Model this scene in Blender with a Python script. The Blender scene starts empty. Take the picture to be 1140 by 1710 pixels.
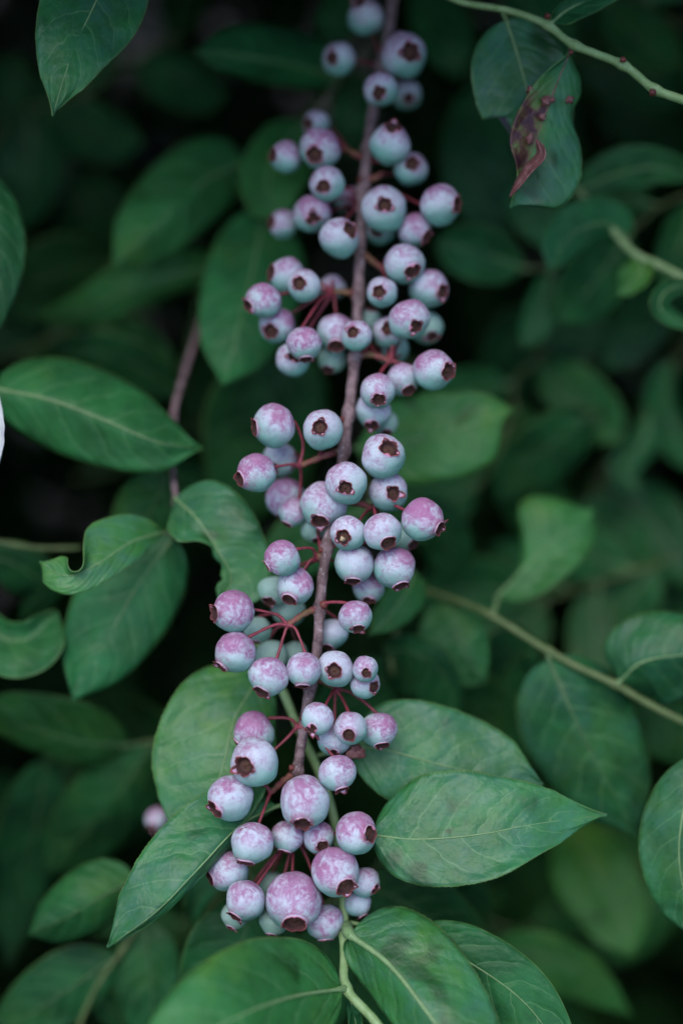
import bpy, math, random
from mathutils import Vector, Matrix, noise as mnoise

# ------------------------------------------------------------------ camera
sc = bpy.context.scene
D0 = 0.38                      # focus distance, metres
PX = 0.1824 / 1140.0           # metres per photo pixel on the focal plane
PITCH = math.radians(32)
O = Vector((0, 0, 1.10))
F = Vector((0, math.cos(PITCH), -math.sin(PITCH)))
R = Vector((1, 0, 0))
U = R.cross(F)
cd = bpy.data.cameras.new('camera')
cam = bpy.data.objects.new('camera', cd)
sc.collection.objects.link(cam)
cam.matrix_world = Matrix((
    (R.x, U.x, -F.x, (O - F * D0).x),
    (R.y, U.y, -F.y, (O - F * D0).y),
    (R.z, U.z, -F.z, (O - F * D0).z),
    (0, 0, 0, 1)))
cd.sensor_fit = 'HORIZONTAL'; cd.sensor_width = 24; cd.lens = 50
cd.clip_start = 0.02; cd.clip_end = 300
cd.dof.use_dof = True; cd.dof.focus_distance = D0 - 0.004; cd.dof.aperture_fstop = 2.1
cd.dof.aperture_blades = 9
sc.camera = cam

# ------------------------------------------------------------------ light
SUN_EL, SUN_AZ = math.radians(66), math.radians(205)     # azimuth measured clockwise from +Y
w = bpy.data.worlds.new('World'); sc.world = w; w.use_nodes = True
nt = w.node_tree; nt.nodes.clear()
sky = nt.nodes.new('ShaderNodeTexSky'); sky.sky_type = 'NISHITA'; sky.sun_disc = False
sky.sun_elevation = SUN_EL; sky.sun_rotation = SUN_AZ
bg = nt.nodes.new('ShaderNodeBackground'); bg.inputs[1].default_value = 0.125
wo = nt.nodes.new('ShaderNodeOutputWorld')
nt.links.new(sky.outputs[0], bg.inputs[0]); nt.links.new(bg.outputs[0], wo.inputs[0])
sl = bpy.data.lights.new('sun', 'SUN'); sl.energy = 1.1; sl.angle = math.radians(50); sl.color = (1, 0.95, 0.88)
so = bpy.data.objects.new('sun', sl); sc.collection.objects.link(so)
sdir = Vector((math.sin(SUN_AZ) * math.cos(SUN_EL), math.cos(SUN_AZ) * math.cos(SUN_EL), math.sin(SUN_EL)))
so.rotation_euler = sdir.to_track_quat('Z', 'Y').to_euler()
so.location = O + sdir * 2
sc.view_settings.view_transform = 'Standard'; sc.view_settings.look = 'None'
sc.view_settings.gamma = 1; sc.view_settings.exposure = 1.22
sc.view_settings.use_curve_mapping = False

# ------------------------------------------------------------------ helpers
rnd = random.Random(7)
COL = sc.collection

def P(x, y, d):
    """Photo pixel and depth behind the focal plane (mm) to a world point."""
    D = D0 + d * 0.001
    k = PX * D / D0
    return O + F * (d * 0.001) + R * ((x - 570) * k) + U * ((855 - y) * k)

def deep(d):
    return d + max(0.0, d - 24) * 0.45 + max(0.0, d - 70) * 0.45

def link(name, me, mat, parent=None, label=None, **props):
    o = bpy.data.objects.new(name, me); COL.objects.link(o)
    if mat is not None and len(me.materials) == 0: me.materials.append(mat)
    if parent is not None: o.parent = parent
    if label: o['label'] = label
    for k, v in props.items(): o[k] = v
    return o

def thing(name, label, cat, loc, group=None):
    o = bpy.data.objects.new(name, None); COL.objects.link(o)
    o.location = loc; o['label'] = label; o['category'] = cat
    o.empty_display_size = 0.01
    if group: o['group'] = group
    return o

def place(o, parent):
    """Meshes are written in world space; keep them there under a moved parent."""
    o.parent = parent
    o.matrix_parent_inverse = Matrix.Translation(-root_loc(parent))

def root_loc(p):
    v = Vector((0, 0, 0))
    while p is not None:
        if p.type == 'EMPTY': v += Vector(p.location)
        p = p.parent
    return v

def cr(pts, t):
    """Catmull-Rom through tuples, t in 0..1, even in index."""
    n = len(pts) - 1
    f = min(max(t, 0), 1) * n
    i = min(int(f), n - 1); u = f - i
    p1, p2 = pts[i], pts[i + 1]
    p0 = pts[i - 1] if i > 0 else tuple(2 * a - b for a, b in zip(p1, p2))
    p3 = pts[i + 2] if i + 2 <= n else tuple(2 * b - a for a, b in zip(p1, p2))
    out = []
    for a, b, c, d in zip(p0, p1, p2, p3):
        out.append(0.5 * (2 * b + (c - a) * u + (2 * a - 5 * b + 4 * c - d) * u * u + (-a + 3 * b - 3 * c + d) * u ** 3))
    return tuple(out)

def mesh(name, verts, faces, smooth=True, uvs=None):
    me = bpy.data.meshes.new(name)
    me.from_pydata([tuple(v) for v in verts], [], faces)
    if smooth: me.polygons.foreach_set('use_smooth', [True] * len(me.polygons))
    if uvs is not None:
        l = me.uv_layers.new(name='UVMap')
        idx = [0] * len(me.loops); me.loops.foreach_get('vertex_index', idx)
        flat = []
        for i in idx: flat += [uvs[i][0], uvs[i][1]]
        l.data.foreach_set('uv', flat)
    me.update()
    return me

def tube_data(pts, rad, sides=10, verts=None, faces=None, rough=0.0, seed=0, flat=1.0, caps=True):
    """Tube along world points with a radius at each."""
    verts = [] if verts is None else verts; faces = [] if faces is None else faces
    b = len(verts); n = len(pts); prev = None
    for i, p in enumerate(pts):
        tg = (pts[min(i + 1, n - 1)] - pts[max(i - 1, 0)])
        tg = tg.normalized() if tg.length > 1e-9 else Vector((0, 0, 1))
        if prev is None:
            a = tg.cross(F); a = a.normalized() if a.length > 1e-3 else tg.cross(U).normalized()
        else:
            a = (prev - tg * prev.dot(tg)).normalized()
        prev = a; c = tg.cross(a)
        for j in range(sides):
            an = 2 * math.pi * j / sides
            r = rad[i]
            off = a * math.cos(an) + c * math.sin(an) * flat
            if rough:
                r *= 1 + rough * mnoise.noise(p * 700 + off * 2.2 + Vector((seed, 0, 0))) + rough * .6 * mnoise.noise(p * 1900 + off * 3)
            verts.append(p + off * r)
    for i in range(n - 1):
        for j in range(sides):
            k = (j + 1) % sides
            faces.append((b + i * sides + j, b + i * sides + k, b + (i + 1) * sides + k, b + (i + 1) * sides + j))
    if caps:
        faces.append(tuple(b + j for j in range(sides))[::-1])
        faces.append(tuple(b + (n - 1) * sides + j for j in range(sides)))
    return verts, faces

def spline_pts(ctrl, n):
    return [cr(ctrl, i / (n - 1)) for i in range(n)]

# ------------------------------------------------------------------ materials
class NT:
    def __init__(s, name):
        s.m = bpy.data.materials.new(name); s.m.use_nodes = True
        s.t = s.m.node_tree; s.t.nodes.clear()
        s.out = s.t.nodes.new('ShaderNodeOutputMaterial')
    def n(s, typ, **kw):
        nd = s.t.nodes.new('ShaderNode' + typ)
        for k, v in kw.items(): setattr(nd, k, v)
        return nd
    def l(s, a, b): s.t.links.new(a, b)
    def setin(s, sock, v):
        if hasattr(v, 'node'): s.l(v, sock)
        else: sock.default_value = v
    def math(s, op, a, b=None, c=None, clamp=False):
        nd = s.n('Math', operation=op); nd.use_clamp = clamp
        s.setin(nd.inputs[0], a)
        if b is not None: s.setin(nd.inputs[1], b)
        if c is not None: s.setin(nd.inputs[2], c)
        return nd.outputs[0]
    def mix(s, f, a, b, blend='MIX'):
        nd = s.n('Mix', data_type='RGBA', blend_type=blend)
        s.setin(nd.inputs[0], f)
        for sock, v in ((nd.inputs[6], a), (nd.inputs[7], b)):
            if isinstance(v, tuple): v = tuple(v) + ((1,) if len(v) == 3 else ())
            s.setin(sock, v)
        return nd.outputs[2]
    def noise(s, vec, scale, detail=4, rough=0.55, dist=0, w=None):
        nd = s.n('TexNoise', noise_dimensions='4D' if w is not None else '3D')
        if vec is not None: s.l(vec, nd.inputs['Vector'])
        nd.inputs['Scale'].default_value = scale; nd.inputs['Detail'].default_value = detail
        nd.inputs['Roughness'].default_value = rough; nd.inputs['Distortion'].default_value = dist
        if w is not None: s.setin(nd.inputs['W'], w)
        return nd.outputs['Fac']
    def ramp(s, v, lo, hi):
        nd = s.n('MapRange', interpolation_type='SMOOTHSTEP')
        s.setin(nd.inputs[0], v); s.setin(nd.inputs[1], lo); s.setin(nd.inputs[2], hi)
        nd.inputs[3].default_value = 0; nd.inputs[4].default_value = 1
        return nd.outputs[0]
    def attr(s, name, out='Fac', typ='OBJECT'):
        nd = s.n('Attribute', attribute_type=typ); nd.attribute_name = name
        return nd.outputs[out]
    def bsdf(s, col, rough=0.5, spec=0.5, **kw):
        b = s.n('BsdfPrincipled')
        if isinstance(col, tuple): col = tuple(col) + (1,)
        s.setin(b.inputs['Base Color'], col); s.setin(b.inputs['Roughness'], rough)
        s.setin(b.inputs['Specular IOR Level'], spec)
        for k, v in kw.items(): s.setin(b.inputs[k], v)
        return b
    def bump(s, h, strength, dist, normal=None):
        nd = s.n('Bump'); s.setin(nd.inputs['Height'], h)
        nd.inputs['Strength'].default_value = strength; nd.inputs['Distance'].default_value = dist
        if normal is not None: s.l(normal, nd.inputs['Normal'])
        return nd.outputs[0]

def leaf_material(name, retic=True):
    """UV.x runs -1..1 across the blade (0 = midrib), UV.y 0..1 from base to tip."""
    g = NT(name)
    uv = g.n('UVMap').outputs[0]; sep = g.n('SeparateXYZ'); g.l(uv, sep.inputs[0])
    u, v = sep.outputs[0], sep.outputs[1]
    oi = g.n('ObjectInfo').outputs['Random']
    tc = g.n('TexCoord').outputs['Object']
    au = g.math('ABSOLUTE', u)
    wob = g.noise(tc, 160, 2, w=g.math('MULTIPLY', oi, 20.0))
    # lateral veins arching forward from the midrib, staggered on the two sides
    side = g.math('MULTIPLY', g.math('SIGN', u), 0.25)
    arch = g.math('ADD', g.math('MULTIPLY', g.math('POWER', au, 1.5), 0.20), g.math('MULTIPLY', au, 0.07))
    q = g.math('SUBTRACT', v, arch)
    q = g.math('ADD', q, g.math('MULTIPLY', g.math('SUBTRACT', wob, 0.5), 0.10))
    q = g.math('ADD', g.math('MULTIPLY', q, 6.5), side)
    fr = g.math('ABSOLUTE', g.math('SUBTRACT', g.math('FRACT', q), 0.5))
    vein = g.math('SUBTRACT', 1.0, g.ramp(fr, 0.008, 0.040))
    vein = g.math('MULTIPLY', vein, g.math('SUBTRACT', 1.0, g.ramp(au, 0.62, 0.95)))
    vwide = g.math('SUBTRACT', 1.0, g.ramp(fr, 0.0, 0.34))
    comb = g.n('CombineXYZ')
    g.l(g.math('MULTIPLY', u, 0.42), comb.inputs[0]); g.l(v, comb.inputs[1]); g.l(oi, comb.inputs[2])
    # distorted lookup so the net of small veins is irregular
    dn = g.n('TexNoise'); dn.inputs['Scale'].default_value = 9; g.l(comb.outputs[0], dn.inputs['Vector'])
    va = g.n('VectorMath', operation='MULTIPLY_ADD')
    g.l(dn.outputs['Color'], va.inputs[0]); va.inputs[1].default_value = (0.09, 0.09, 0.0); g.l(comb.outputs[0], va.inputs[2])
    vo = g.n('TexVoronoi', feature='DISTANCE_TO_EDGE'); vo.inputs['Scale'].default_value = 13
    g.l(va.outputs[0], vo.inputs['Vector'])
    net = g.math('SUBTRACT', 1.0, g.ramp(vo.outputs['Distance'], 0.0, 0.07))
    vo2 = g.n('TexVoronoi', feature='DISTANCE_TO_EDGE'); vo2.inputs['Scale'].default_value = 42
    g.l(va.outputs[0], vo2.inputs['Vector'])
    net2 = g.math('SUBTRACT', 1.0, g.ramp(vo2.outputs['Distance'], 0.0, 0.12))
    # colour
    tone = g.attr('tone'); yel = g.attr('yellow'); spots = g.attr('spots')  # low tone also paints in the shade of leaves deep in the shrub
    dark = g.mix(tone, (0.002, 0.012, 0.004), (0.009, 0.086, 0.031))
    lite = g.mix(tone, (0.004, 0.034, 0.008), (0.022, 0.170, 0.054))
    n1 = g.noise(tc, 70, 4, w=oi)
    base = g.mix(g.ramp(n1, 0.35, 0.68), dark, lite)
    n2 = g.noise(tc, 45, 3, 0.6, w=g.math('ADD', oi, 5.0))
    base = g.mix(g.math('MULTIPLY', g.ramp(n2, 0.50, 0.74), g.math('ADD', 0.10, yel)), base, (0.095, 0.20, 0.022))
    base = g.mix(g.math('MULTIPLY', yel, 0.55), base, (0.060, 0.215, 0.022))
    n3 = g.noise(tc, 420, 3, 0.65, w=g.math('ADD', oi, 2.0))
    base = g.mix(g.math('MULTIPLY', g.ramp(n3, 0.52, 0.75), 0.35), base, (0.010, 0.035, 0.018))
    # waxy bloom, with the bluish sky sheen painted into its colour
    n4 = g.noise(tc, 120, 5, 0.7, w=g.math('ADD', oi, 9.0))
    base = g.mix(g.math('MULTIPLY', g.ramp(n4, 0.35, 0.75), g.math('MULTIPLY', g.attr('wax_sheen'), 0.50)), base, (0.050, 0.160, 0.140))
    base = g.mix(g.math('MULTIPLY', net, 0.20), base, (0.06, 0.18, 0.07))
    base = g.mix(g.math('MULTIPLY', net2, 0.10), base, (0.06, 0.17, 0.06))
    base = g.mix(g.math('MULTIPLY', vein, 0.55), base, (0.11, 0.24, 0.10))
    marg = g.ramp(au, 0.955, 1.0)
    base = g.mix(g.math('MULTIPLY', marg, 0.55), base, (0.13, 0.22, 0.06))
    # dark bruises and brown-purple spots
    n5 = g.noise(tc, 110, 3, 0.6, 0.6, w=g.math('ADD', oi, 14.0))
    thr = g.math('SUBTRACT', 0.80, g.math('MULTIPLY', spots, 0.25))
    sp = g.ramp(n5, thr, g.math('ADD', thr, 0.07))
    base = g.mix(g.math('MULTIPLY', sp, 0.6), base, (0.030, 0.030, 0.016))
    bl_ = g.math('MULTIPLY', g.attr('blight'), g.math('MULTIPLY', g.ramp(v, 0.12, 0.40), g.math('SUBTRACT', 1.0, g.ramp(v, 0.62, 0.85))))
    bl_ = g.math('MULTIPLY', bl_, g.math('SUBTRACT', 1.0, g.ramp(u, -0.10, 0.25)))
    nbl = g.noise(tc, 300, 4, 0.6, 0.5, w=g.math('ADD', oi, 3.0))
    base = g.mix(g.math('MULTIPLY', bl_, 0.6), base, (0.14, 0.20, 0.03))
    base = g.mix(g.ramp(g.math('MULTIPLY', bl_, nbl), 0.30, 0.50), base, (0.11, 0.055, 0.03))
    base = g.mix(g.ramp(g.math('MULTIPLY', bl_, nbl), 0.43, 0.62), base, (0.045, 0.012, 0.028))
    stn = g.math('MULTIPLY', g.attr('stain'), g.math('MULTIPLY', g.ramp(v, 0.52, 0.72), g.math('SUBTRACT', 1.0, g.ramp(u, -0.85, -0.45))))
    base = g.mix(g.math('MULTIPLY', g.ramp(g.math('MULTIPLY', stn, g.math('ADD', nbl, 0.3)), 0.3, 0.6), 0.8), base, (0.05, 0.022, 0.075))
    n6 = g.noise(tc, 60, 2, 0.5, 0.3, w=g.math('ADD', oi, 31.0))
    base = g.mix(g.math('MULTIPLY', g.ramp(g.math('ADD', n6, g.math('MULTIPLY', spots, 0.13)), 0.64, 0.74), 0.7), base, (0.008, 0.036, 0.007))
    n7 = g.noise(tc, 1500, 2, 0.5, w=oi)
    base = g.mix(g.math('MULTIPLY', g.ramp(n7, 0.70, 0.80), 0.35), base, (0.16, 0.20, 0.12))
    h = g.math('ADD', g.math('MULTIPLY', vwide, 0.9), g.math('MULTIPLY', net, 0.12))
    h = g.math('SUBTRACT', g.math('MULTIPLY', g.noise(tc, 500, 3), 0.5), h)
    nb = g.bump(h, 0.60, 0.00038)
    nb = g.bump(g.noise(tc, 120, 3), 0.5, 0.0016, nb)
    rough = g.math('ADD', 0.25, g.math('MULTIPLY', g.noise(tc, 260, 4, 0.7), 0.30))
    b = g.bsdf(base, rough, g.math('ADD', g.math('ADD', 0.06, g.math('MULTIPLY', tone, 0.12)), g.math('MULTIPLY', g.attr('wax_sheen'), 0.20))); g.l(nb, b.inputs['Normal'])
    tr = g.n('BsdfTranslucent'); g.l(g.mix(0.5, base, (0.05, 0.17, 0.03)), tr.inputs[0])
    ms = g.n('MixShader'); ms.inputs[0].default_value = 0.20
    g.l(b.outputs[0], ms.inputs[1]); g.l(tr.outputs[0], ms.inputs[2]); g.l(ms.outputs[0], g.out.inputs[0])
    return g.m

def simple_stem(name, c1, c2, c3, scale=300, rough=0.55, bumpd=0.0004):
    g = NT(name); tc = g.n('TexCoord').outputs['Object']
    n1 = g.noise(tc, scale, 5, 0.65); n2 = g.noise(tc, scale * 3.2, 4, 0.7)
    c = g.mix(g.ramp(n1, 0.38, 0.62), c1, c2)
    c = g.mix(g.ramp(n2, 0.56, 0.70), c, c3)
    b = g.bsdf(c, rough, 0.4)
    g.l(g.bump(g.math('ADD', n1, g.math('MULTIPLY', n2, .6)), 0.7, bumpd), b.inputs['Normal'])
    g.l(b.outputs[0], g.out.inputs[0]); return g.m

M_leaf = leaf_material('leaf')
M_rib = simple_stem('leaf_rib', (0.12, 0.21, 0.085), (0.16, 0.26, 0.11), (0.10, 0.17, 0.06), 400, 0.5, 0.0002)
M_ribdark = simple_stem('shaded_leaf_rib', (0.045, 0.10, 0.035), (0.06, 0.125, 0.045), (0.04, 0.08, 0.03), 400, 0.5, 0.0002)  # darker copy of the rib for leaves painted as shaded
M_green = simple_stem('green_shoot', (0.21, 0.32, 0.14), (0.15, 0.25, 0.09), (0.27, 0.36, 0.19), 250, 0.5, 0.0003)
M_olive = simple_stem('olive_twig', (0.06, 0.10, 0.03), (0.09, 0.13, 0.045), (0.10, 0.09, 0.05), 250, 0.6, 0.0003)
M_bark = simple_stem('grey_bark', (0.21, 0.14, 0.15), (0.09, 0.052, 0.056), (0.38, 0.34, 0.36), 330, 0.75, 0.0006)
M_red = simple_stem('red_stalk', (0.22, 0.030, 0.050), (0.14, 0.022, 0.035), (0.30, 0.09, 0.09), 500, 0.45, 0.0003)
M_spur = simple_stem('spur_bark', (0.21, 0.05, 0.055), (0.14, 0.08, 0.035), (0.10, 0.03, 0.03), 420, 0.6, 0.0006)
M_bud = simple_stem('bud', (0.16, 0.035, 0.03), (0.08, 0.02, 0.018), (0.2, 0.08, 0.05), 700, 0.5, 0.0002)
M_brown = simple_stem('withered', (0.22, 0.10, 0.10), (0.12, 0.035, 0.035), (0.33, 0.19, 0.17), 350, 0.7, 0.0006)

def berry_material():
    g = NT('berry_skin')
    tc = g.n('TexCoord').outputs['Object']            # local coordinates in metres, calyx towards +Z
    sc1 = g.n('VectorMath', operation='SCALE'); g.l(tc, sc1.inputs[0]); g.l(g.attr('grain'), sc1.inputs['Scale'])
    p = sc1.outputs[0]
    oi = g.n('ObjectInfo').outputs['Random']
    ow = g.math('MULTIPLY', oi, 40.0)
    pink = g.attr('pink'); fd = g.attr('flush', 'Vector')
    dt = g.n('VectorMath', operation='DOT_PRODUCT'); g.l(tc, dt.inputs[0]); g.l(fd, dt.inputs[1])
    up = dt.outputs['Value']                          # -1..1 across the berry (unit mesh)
    sep = g.n('SeparateXYZ'); g.l(tc, sep.inputs[0]); z = sep.outputs[2]
    n1 = g.noise(p, 1.1, 4, 0.55, 0.3, w=ow)
    n2 = g.noise(p, 2.3, 5, 0.66, 1.6, w=g.math('ADD', ow, 3.0))
    n3 = g.noise(p, 14.0, 5, 0.75, w=g.math('ADD', ow, 8.0))
    bloom_shaded = g.mix(g.ramp(up, -0.75, 0.55), (0.13, 0.34, 0.28), (0.45, 0.51, 0.57))  # underside: green skin plus painted shade and leaf reflection
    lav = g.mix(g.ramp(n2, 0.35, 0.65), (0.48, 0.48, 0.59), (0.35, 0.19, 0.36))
    c = g.mix(g.math('MULTIPLY', g.ramp(g.math('ADD', n1, g.math('MULTIPLY', up, 0.20)), 0.40, 0.66), g.math('ADD', 0.2, g.math('MULTIPLY', pink, 0.8))), bloom_shaded, lav)
    # blush where the bloom is rubbed away
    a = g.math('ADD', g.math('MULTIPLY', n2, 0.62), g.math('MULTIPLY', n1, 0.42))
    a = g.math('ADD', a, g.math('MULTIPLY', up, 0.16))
    a = g.math('ADD', a, g.math('MULTIPLY', g.math('SUBTRACT', n3, 0.5), 0.07))
    a = g.math('ADD', a, g.math('MULTIPLY', pink, 0.22))
    m = g.ramp(a, 0.635, 0.87)
    c = g.mix(g.math('MULTIPLY', m, 0.74), c, g.mix(n1, (0.17, 0.035, 0.14), (0.34, 0.08, 0.20)))
    # streaks running to the calyx
    mp = g.n('VectorMath', operation='MULTIPLY'); g.l(p, mp.inputs[0]); mp.inputs[1].default_value = (6.5, 6.5, 1.6)
    st = g.noise(mp.outputs[0], 1.0, 5, 0.7, 1.2, w=ow)
    near = g.ramp(z, 0.35, 0.95)
    c = g.mix(g.math('MULTIPLY', g.math('MULTIPLY', g.ramp(st, 0.5, 0.66), near), g.math('ADD', 0.25, g.math('MULTIPLY', pink, 0.6))), c, (0.33, 0.10, 0.20))
    halo = g.ramp(g.math('ADD', z, g.math('MULTIPLY', g.math('SUBTRACT', n2, 0.5), 0.35)), 0.84, 0.99)
    c = g.mix(g.math('MULTIPLY', halo, g.math('ADD', 0.35, g.math('MULTIPLY', pink, 0.5))), c, (0.33, 0.09, 0.19))
    # thin scratches
    rid = g.math('ABSOLUTE', g.math('SUBTRACT', g.noise(p, 2.6, 5, 0.7, 1.5, w=g.math('ADD', ow, 20.0)), 0.5))
    c = g.mix(g.math('MULTIPLY', g.math('SUBTRACT', 1.0, g.ramp(rid, 0.0, 0.012)), 0.42), c, (0.16, 0.08, 0.17))
    # pale powder and dark specks
    c = g.mix(g.math('MULTIPLY', g.ramp(n3, 0.50, 0.75), 0.25), c, (0.54, 0.60, 0.68))
    c = g.mix(g.math('MULTIPLY', g.ramp(g.noise(p, 26, 2, 0.5, w=ow), 0.72, 0.78), 0.6), c, (0.10, 0.045, 0.05))
    c = g.mix(g.math('MULTIPLY', g.ramp(g.noise(p, 2.0, 3, 0.6, 0.5, w=g.math('ADD', ow, 50.0)), 0.70, 0.75), 0.7), c, (0.13, 0.06, 0.05))
    gr = g.attr('green')
    c = g.mix(g.math('MULTIPLY', gr, 0.75), c, g.mix(n2, (0.15, 0.32, 0.23), (0.24, 0.40, 0.33)))
    b = g.bsdf(c, g.math('ADD', 0.52, g.math('MULTIPLY', n3, 0.2)), 0.32)
    b.inputs['Subsurface Weight'].default_value = 0.08
    b.inputs['Subsurface Radius'].default_value = (0.4, 0.3, 0.25); b.inputs['Subsurface Scale'].default_value = 0.0015
    hb = g.math('ADD', g.math('MULTIPLY', n3, 0.5), g.math('MULTIPLY', n2, 0.5))
    g.l(g.bump(g.math('ADD', hb, g.math('MULTIPLY', g.ramp(rid, 0.0, 0.03), 0.3)), 0.35, 0.0005), b.inputs['Normal'])
    g.l(b.outputs[0], g.out.inputs[0]); return g.m

def calyx_material():
    g = NT('calyx')
    tc = g.n('TexCoord').outputs['Object']
    oi = g.math('MULTIPLY', g.n('ObjectInfo').outputs['Random'], 30.0)
    s = g.attr('along', 'Fac', 'GEOMETRY')            # 0 skin .. 0.5 lobe tip .. 1 pit centre
    n = g.noise(tc, 7, 4, 0.7, w=oi)
    s = g.math('ADD', s, g.math('MULTIPLY', g.math('SUBTRACT', n, 0.5), 0.22))
    cr_ = g.n('ValToRGB'); g.l(s, cr_.inputs[0]); e = cr_.color_ramp.elements
    e[0].position = 0.0; e[0].color = (0.44, 0.40, 0.50, 1); e[1].position = 1.0; e[1].color = (0.08, 0.035, 0.022, 1)
    for pos, col in ((0.20, (0.45, 0.26, 0.38)), (0.36, (0.50, 0.15, 0.22)), (0.48, (0.34, 0.09, 0.10)), (0.58, (0.07, 0.018, 0.018)), (0.80, (0.030, 0.010, 0.010))):
        k = e.new(pos); k.color = col + (1,)
    b = g.bsdf(cr_.outputs[0], 0.65, 0.3)
    g.l(g.bump(g.noise(tc, 16, 4, 0.7, w=oi), 0.6, 0.0006), b.inputs['Normal'])
    g.l(b.outputs[0], g.out.inputs[0]); return g.m

M_skin = berry_material(); M_calyx = calyx_material()

# ------------------------------------------------------------------ berry meshes (unit radius)
def berry_variant(k):
    rr = random.Random(100 + k)
    ob = rr.uniform(0.90, 1.0); neck = rr.choice([0.0, 0.03, 0.06, 0.12]); cal = rr.uniform(0.30, 0.385)
    flare = rr.uniform(0.13, 0.22); hh = rr.uniform(0.03, 0.12)
    amp = [rr.choice([.35, .8, 1, 1.1, 1.3]) * rr.uniform(.85, 1.15) for _ in range(5)]
    fl5 = [rr.choice([-.9, .5, 1, 1, 1.2]) for _ in range(5)]
    wid = [rr.uniform(-0.10, 0.10) for _ in range(5)]
    NP, NA = 60, 30
    sd = Vector((k * 7.3, 1.7, 4.2))
    def surf(al, ph):
        d = Vector((math.sin(al) * math.cos(ph), math.sin(al) * math.sin(ph), math.cos(al)))
        r = 1 + 0.075 * mnoise.noise(d * 1.25 + sd) + 0.022 * mnoise.noise(d * 3.5 + sd)
        r *= 1 + 0.008 * math.cos(5 * ph) * math.sin(al) ** 2
        p = d * r; p.z *= ob
        p.z += neck * math.exp(-(al / 0.55) ** 2)
        # dimple at the stalk
        p.z += 0.10 * math.exp(-((math.pi - al) / 0.25) ** 2)
        return p
    a0 = math.asin(cal)
    V, Fc = [], []
    for i in range(NA + 1):
        al = a0 + (math.pi - a0) * (i / NA) ** 0.9
        for j in range(NP): V.append(surf(min(al, math.pi - 1e-3), 2 * math.pi * j / NP))
    for i in range(NA):
        for j in range(NP):
            q = (j + 1) % NP
            Fc.append((i * NP + j, (i + 1) * NP + j, (i + 1) * NP + q, i * NP + q))
    body = mesh('blueberry', V, Fc); body.materials.append(M_skin)
    V, Fc, S = [], [], []
    rings = 11
    for i in range(rings):
        for j in range(NP):
            ph = 2 * math.pi * j / NP
            f = (j / NP * 5) % 5; li = int(f); x = f - li
            c = 0.5 + wid[li]
            tri = 1 - abs(x - c) / (c if x < c else 1 - c)
            tooth = (max(tri, 0) ** 0.85) * amp[li]
            tooth += 0.22 * mnoise.noise(Vector((math.cos(ph) * 5, math.sin(ph) * 5, k * 3.1)))
            tooth = max(tooth, 0)
            flr = flare * (fl5[li] * min(1, tooth * 1.5) + 1 - min(1, tooth * 1.5))
            s0 = surf(a0 * 1.12, ph); zb = s0.z
            R0 = cal
            table = [
                (R0 * 1.14, zb + 0.004, 0.0),
                (R0 * 1.05, zb + 0.035 + 0.015 * tooth, 0.12),
                (R0 * 1.03 + 0.45 * flr * tooth, zb + 0.05 + 0.6 * hh * tooth, 0.26),
                (R0 * 1.00 + flr * tooth, zb + 0.055 + hh * tooth, 0.44),
                (R0 * 0.96 + flr * tooth * 0.97, zb + 0.060 + hh * tooth, 0.52),
                (R0 * 0.93 + 0.42 * flr * tooth, zb + 0.035 + 0.5 * hh * tooth, 0.62),
                (R0 * 0.86, zb + 0.0, 0.72),
                (R0 * 0.78, zb - 0.12, 0.84),
                (R0 * 0.52, zb - 0.15, 0.93),
                (R0 * 0.18, zb - 0.13, 1.0),
                (R0 * 0.02, zb - 0.06, 1.0)]
            r, z, s = table[i]
            if 1 <= i <= 6:
                r += 0.018 * mnoise.noise(Vector((ph * 3, i * 0.9, k)))
            V.append(Vector((r * math.cos(ph), r * math.sin(ph), z))); S.append(s)
    for i in range(rings - 1):
        for j in range(NP):
            q = (j + 1) % NP
            Fc.append((i * NP + j, i * NP + q, (i + 1) * NP + q, (i + 1) * NP + j))
    cm = mesh('calyx', V, Fc); cm.materials.append(M_calyx)
    at = cm.attributes.new('along', 'FLOAT', 'POINT'); at.data.foreach_set('value', S)
    return body, cm, ob

VARIANTS = [berry_variant(k) for k in range(16)]

# ------------------------------------------------------------------ the fruiting branch
STEM = [(668, -90, 46), (655, 0, 42), (643, 90, 38), (623, 185, 34), (609, 290, 30), (602, 400, 26), (598, 500, 22),
        (592, 600, 17), (581, 700, 13), (567, 800, 9), (549, 895, 6), (536, 985, 4), (530, 1080, 4), (514, 1170, 4), (500, 1262, 4), (494, 1300, 5)]
def stem_at(y):
    for a, b in zip(STEM, STEM[1:]):
        if a[1] <= y <= b[1]:
            t = (y - a[1]) / (b[1] - a[1]); return (a[0] + (b[0] - a[0]) * t, a[2] + (b[2] - a[2]) * t)
    return (STEM[-1][0], STEM[-1][2]) if y > 1300 else (STEM[0][0], STEM[0][2])

branch = thing('fruiting_branch', 'upright woody branch crowded with pale pink-flushed unripe berries, running top to bottom', 'berry branch', P(*STEM[-1]))
NS = 150
sp = spline_pts(STEM, NS)
pts = [P(*q) for q in sp]
nodes_y = [110, 250, 320, 490, 595, 690, 752, 850, 915, 1015, 1150, 1212, 1290]
rad = []
for q in sp:
    r = 8.9 - 0.9 * (q[1] / 1300.0)
    for ny in nodes_y: r += 4.2 * math.exp(-((q[1] - ny) / 11.0) ** 2)
    rad.append(r * PX * (D0 + q[2] * .001) / D0)
v, f = tube_data(pts, rad, 22, rough=0.22)
place(link('stem', mesh('stem', v, f), M_bark), branch)

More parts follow.
